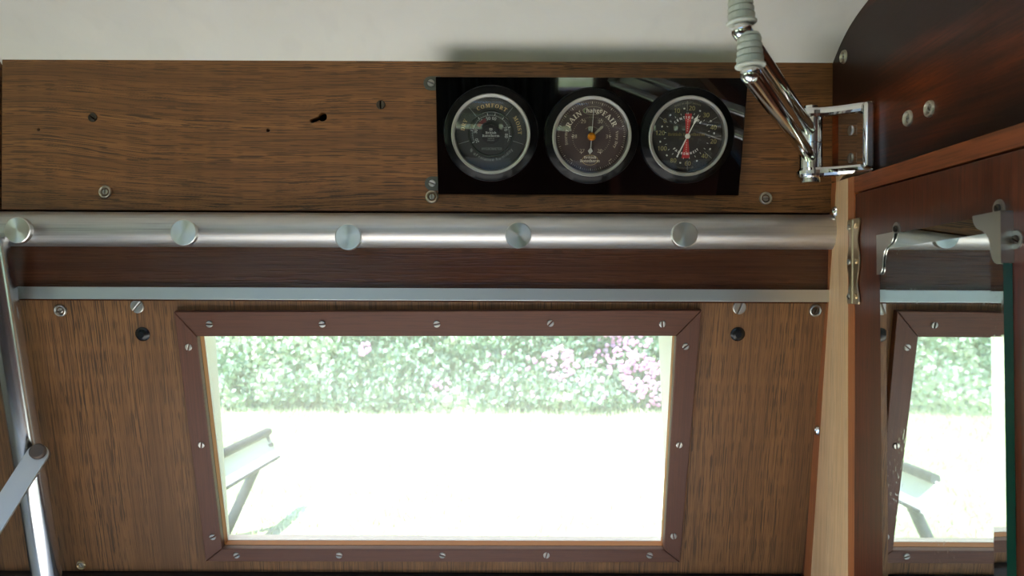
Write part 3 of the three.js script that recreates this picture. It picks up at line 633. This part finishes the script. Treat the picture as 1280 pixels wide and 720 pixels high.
  // fixing tabs on the wall at the left edge
  for (const [px, py, s] of [[539, 104.5, 1], [540.5, 229.5, 1]]) {
    const q = onPlane(px, py, V(0, 0, -D_UP), V(0, 0, 1)).sub(pn.position);
    const sh = new THREE.Shape(); sh.moveTo(0.009, -0.0068); sh.lineTo(-0.001, -0.0068); sh.absarc(-0.0005, 0, 0.0068, -Math.PI / 2, Math.PI / 2, true); sh.lineTo(0.009, 0.0068); sh.closePath();
    const tb = part(pn, 'mounting_tab', slab(sh, 0.0016, 0.0003), M.zinc, q);
    addScrew(tb, [0, 0, 0.0016], G.screw, M.steel, 1.2);
  }
}

// ---------------------------------------------------------------- table under the window, below the frame of the picture
{
  const t = thing('table', 'white laminate folding table under the window', 'table');
  t.position.set(-0.35, 0, -0.36);
  const top = EYE - 0.46;
  part(t, 'table_top', new RoundedBoxGeometry(1.15, 0.02, 0.80, 2, 0.006).translate(0, top, 0), std(0xeceae4, 0.5));
  for (const s of [-1, 1]) part(t, 'leg', new THREE.CylinderGeometry(0.018, 0.018, top - 0.01, 20).translate(s * 0.45, (top - 0.01) / 2, 0.2), M.pole);
}

// ---------------------------------------------------------------- outdoors
const GROUND = EYE - 1.95;
{
  const t = dataTex(1024, 1024, (x, y) => { const n = fbm(x / 46, y / 46, 4), m = noise(x / 3, y / 3), k = 0.86 + 0.28 * (n - 0.5) + 0.2 * (m - 0.5); return mixc([172, 192, 140].map((v) => v * k), [204, 212, 178].map((v) => v * k), sm(0.4, 0.7, fbm(x / 120 + 5, y / 90, 3))).map((v) => Math.min(255, v)); });
  t.repeat.set(1 / 6, 1 / 6);
  const lawn = thing('lawn', 'sunlit pale grass field outside the window', 'grass', 'structure');
  part(lawn, 'turf', metricUV(new THREE.BoxGeometry(90, 0.2, 90).translate(0, GROUND - 0.1, 0)), new THREE.MeshPhysicalMaterial({ map: t, roughness: 1, specularIntensity: 0.2 }));
}
function blade() { const g = new THREE.BufferGeometry(); g.setAttribute('position', new THREE.Float32BufferAttribute([-0.5, 0, 0, 0.5, 0, 0, 0.15, 1, 0.25], 3)); g.computeVertexNormals(); return g; }
function leaf() {
  const g = new THREE.BufferGeometry();
  g.setAttribute('position', new THREE.Float32BufferAttribute([0, 0, 0, 0.42, 0.5, 0.12, 0, 1, 0, -0.42, 0.5, 0.12], 3)); g.setIndex([0, 1, 2, 0, 2, 3]); g.computeVertexNormals(); return g;
}
const leafMat = new THREE.MeshPhysicalMaterial({ color: 0xffffff, roughness: 0.7, side: THREE.DoubleSide, transmission: 0.3, thickness: 0 });
function makeHedge(name, label, z0, face, x0, x1, n, seedAt) {
  seed = seedAt;
  const h = thing(name, label, 'hedge');
  h.position.set(0, GROUND, z0);
  const bulge = (x, y) => 0.9 * (fbm(x * 0.9 + seedAt, y * 1.1, 3) - 0.5) + 0.35 * (1 - (y / 2.7) ** 2) - 0.25 * sm(0.25, 0, y);
  // rough core of branches and shade-grown leaves
  const nx = 60, ny = 18, pos = [], idx = [];
  for (let j = 0; j <= ny; j++) for (let i = 0; i <= nx; i++) { const x = lerp(x0, x1, i / nx), y = 2.7 * j / ny + (j === ny ? 0.5 * (fbm(x, 3, 3) - 0.5) : 0); pos.push(x, y, face * (bulge(x, y) - 0.22)); }
  for (let j = 0; j < ny; j++) for (let i = 0; i < nx; i++) { const a = j * (nx + 1) + i, b = a + 1, c = a + nx + 1, d = c + 1; idx.push(...(face > 0 ? [a, b, d, a, d, c] : [a, d, b, a, c, d])); }
  const front = new THREE.BufferGeometry().setAttribute('position', new THREE.Float32BufferAttribute(pos, 3)); front.setIndex(idx); front.computeVertexNormals();
  const back = new THREE.BoxGeometry(x1 - x0, 2.5, 0.8).translate((x0 + x1) / 2, 1.25, -face * 0.9);
  part(h, 'core', merge(metricUV(front.toNonIndexed()), back), std(0x7f9472, 1, 0, { side: THREE.DoubleSide, specularIntensity: 0.1 }));
  const im = new THREE.InstancedMesh(leaf(), leafMat, n); im.name = 'foliage'; im.userData.kind = 'stuff'; shadow(im);
  const m = new THREE.Matrix4(), q = new THREE.Quaternion(), e = new THREE.Euler(), c = new THREE.Color();
  for (let k = 0; k < n; k++) {
    const x = lerp(x0, x1, rnd()), y = 2.75 * Math.pow(rnd(), 1.1), s = 0.06 + 0.07 * rnd();
    e.set((rnd() - 0.5) * 2.4, rnd() * 6.28, (rnd() - 0.5) * 2.6); q.setFromEuler(e);
    m.compose(V(x, y, face * (bulge(x, y) - 0.15 + 0.22 * rnd())), q, V(s, s, s)); im.setMatrixAt(k, m);
    const clump = fbm(x * 1.3 + 20, y * 1.5, 3), w = sm(0.52, 0.66, clump + 0.06 * (rnd() - 0.5) - 0.035 * (x + 1.5));
    c.setRGB(lerp(0.26, 0.58, w) * lerp(0.85, 1.05, rnd()), lerp(0.40, 0.68, w) * lerp(0.88, 1.05, rnd()), lerp(0.27, 0.52, w) * lerp(0.85, 1.05, rnd())); im.setColorAt(k, c);
  }
  h.add(im);
  return { h, bulge };
}
{
  const { h, bulge } = makeHedge('hedge', 'leafy green hedge dotted with pink blossom across the grass', -12.0, 1, -9, 9, 46000, 77);
  // pink blossom, most of it towards the right of the window
  const petal = (() => { const gs = []; for (let k = 0; k < 5; k++) gs.push(flat(leaf()).scale(0.7, 0.55, 0.5).rotateX(-0.7).rotateZ(k * Math.PI * 2 / 5)); return mergeGeometries(gs); })();
  const spots = [[[455, 438], 8, 20], [[700, 455], 22, 60], [[740, 475], 26, 24], [[795, 430], 20, 40], [[800, 468], 24, 90], [[770, 440], 24, 40], [[550, 480], 14, 14], [[640, 470], 40, 20], [[830, 470], 20, 50], [[815, 495], 18, 30]];
  const list = []; seed = 4242;
  for (const [[px, py], r, n] of spots) for (let k = 0; k < n; k++) { const a = rnd() * 6.28, d = Math.sqrt(rnd()) * r, p = atDepth(px + d * Math.cos(a), py + d * Math.sin(a), 11.6); list.push([p.x, p.y - GROUND]); }
  const im = new THREE.InstancedMesh(petal, new THREE.MeshPhysicalMaterial({ color: 0xffffff, roughness: 0.8, side: THREE.DoubleSide, transmission: 0.3, thickness: 0 }), list.length); im.name = 'blossom'; im.userData.kind = 'stuff'; shadow(im);
  const m = new THREE.Matrix4(), q = new THREE.Quaternion(), c = new THREE.Color();
  list.forEach(([x, y], k) => { q.setFromEuler(new THREE.Euler((rnd() - 0.5), (rnd() - 0.5), rnd() * 6)); const s = 0.065 + 0.04 * rnd(); m.compose(V(x, y, bulge(x, y) + 0.12), q, V(s, s, s)); im.setMatrixAt(k, m); c.setRGB(0.75 + 0.1 * rnd(), 0.36 + 0.12 * rnd(), 0.62 + 0.1 * rnd()); im.setColorAt(k, c); });
  h.add(im);
  makeHedge('hedge', 'plain green hedge on the far side of the camper', 14, -1, -8, 8, 16000, 901);
  // tufts of grass
  seed = 99; const n = 26000, gm = new THREE.InstancedMesh(blade(), new THREE.MeshPhysicalMaterial({ color: 0xffffff, roughness: 0.9, side: THREE.DoubleSide, transmission: 0.35, thickness: 0 }), n);
  gm.name = numbered('grass_blades'); shadow(gm); tag(gm, 'loose blades of long grass on the pale field', 'grass', 'stuff'); scene.add(gm);
  for (let k = 0; k < n; k++) {
    const d = 4.5 + 7.4 * Math.pow(rnd(), 0.6), x = (rnd() * 1.25 - 0.72) * d * 0.95, hh = 0.04 + 0.10 * rnd() * (0.4 + noise(x * 1.7, d * 1.7)) + 0.12 * sm(10.8, 11.8, d) * rnd();
    q.setFromEuler(new THREE.Euler((rnd() - 0.5) * 1.3, rnd() * 6.28, (rnd() - 0.5) * 1.0)); m.compose(V(x, GROUND, -d), q, V(0.012, hh, hh)); gm.setMatrixAt(k, m);
    const w = noise(x * 2, d * 2) * 0.6 + 0.4 * rnd(); c.setRGB(lerp(0.36, 0.60, w), lerp(0.52, 0.68, w), lerp(0.26, 0.46, w)); gm.setColorAt(k, c);
  }
}
{ // low white board on a leg, cut off by the edge of the window
  const t = thing('folding_bench', 'low white board with grey metal rims on the grass', 'bench');
  const A = atDepth(335, 541, 6.3), L0 = atDepth(349, 571, 6.3), A2 = A.clone().add(V(-0.10, 0, 1.5)), L2 = L0.clone().add(V(-0.10, 0, 1.5));
  const off = V(-0.05, -0.02, 0);
  part(t, 'board', hexa([A, A2, L2, L0], [A, A2, L2, L0].map((p) => p.clone().add(off))), std(0xf2f2f0, 0.5));
  const gm = std(0x2c3336, 0.6);
  part(t, 'rim', rod(A.clone().add(V(0, 0.01, 0)), A2.clone().add(V(0, 0.01, 0)), 0.035, 0.035, 12), gm);
  part(t, 'rim', rod(L0, L2, 0.012, 0.012, 12), gm);
  const foot = V(atDepth(303, 650, 6.3).x, GROUND, -6.35), kt = L0.clone().lerp(L2, 0.28).add(V(-0.03, 0, 0)); foot.z = kt.z;
  part(t, 'leg', rod(foot, kt, 0.04, 0.04, 12), gm);
  part(t, 'leg', rod(V(foot.x - 0.05, GROUND, foot.z + 1.0), kt.clone().add(V(-0.06, 0, 0.95)), 0.04, 0.04, 12), gm);
  const kn = atDepth(334, 556, 6.25);
  part(t, 'stay', merge(rod(kn, kn.clone().add(V(0, 0.1, 0)), 0.02, 0.02, 12), new THREE.CylinderGeometry(0.05, 0.05, 0.02, 16).translate(kn.x, kn.y, kn.z)), gm);
}

renderer.render(scene, camera);
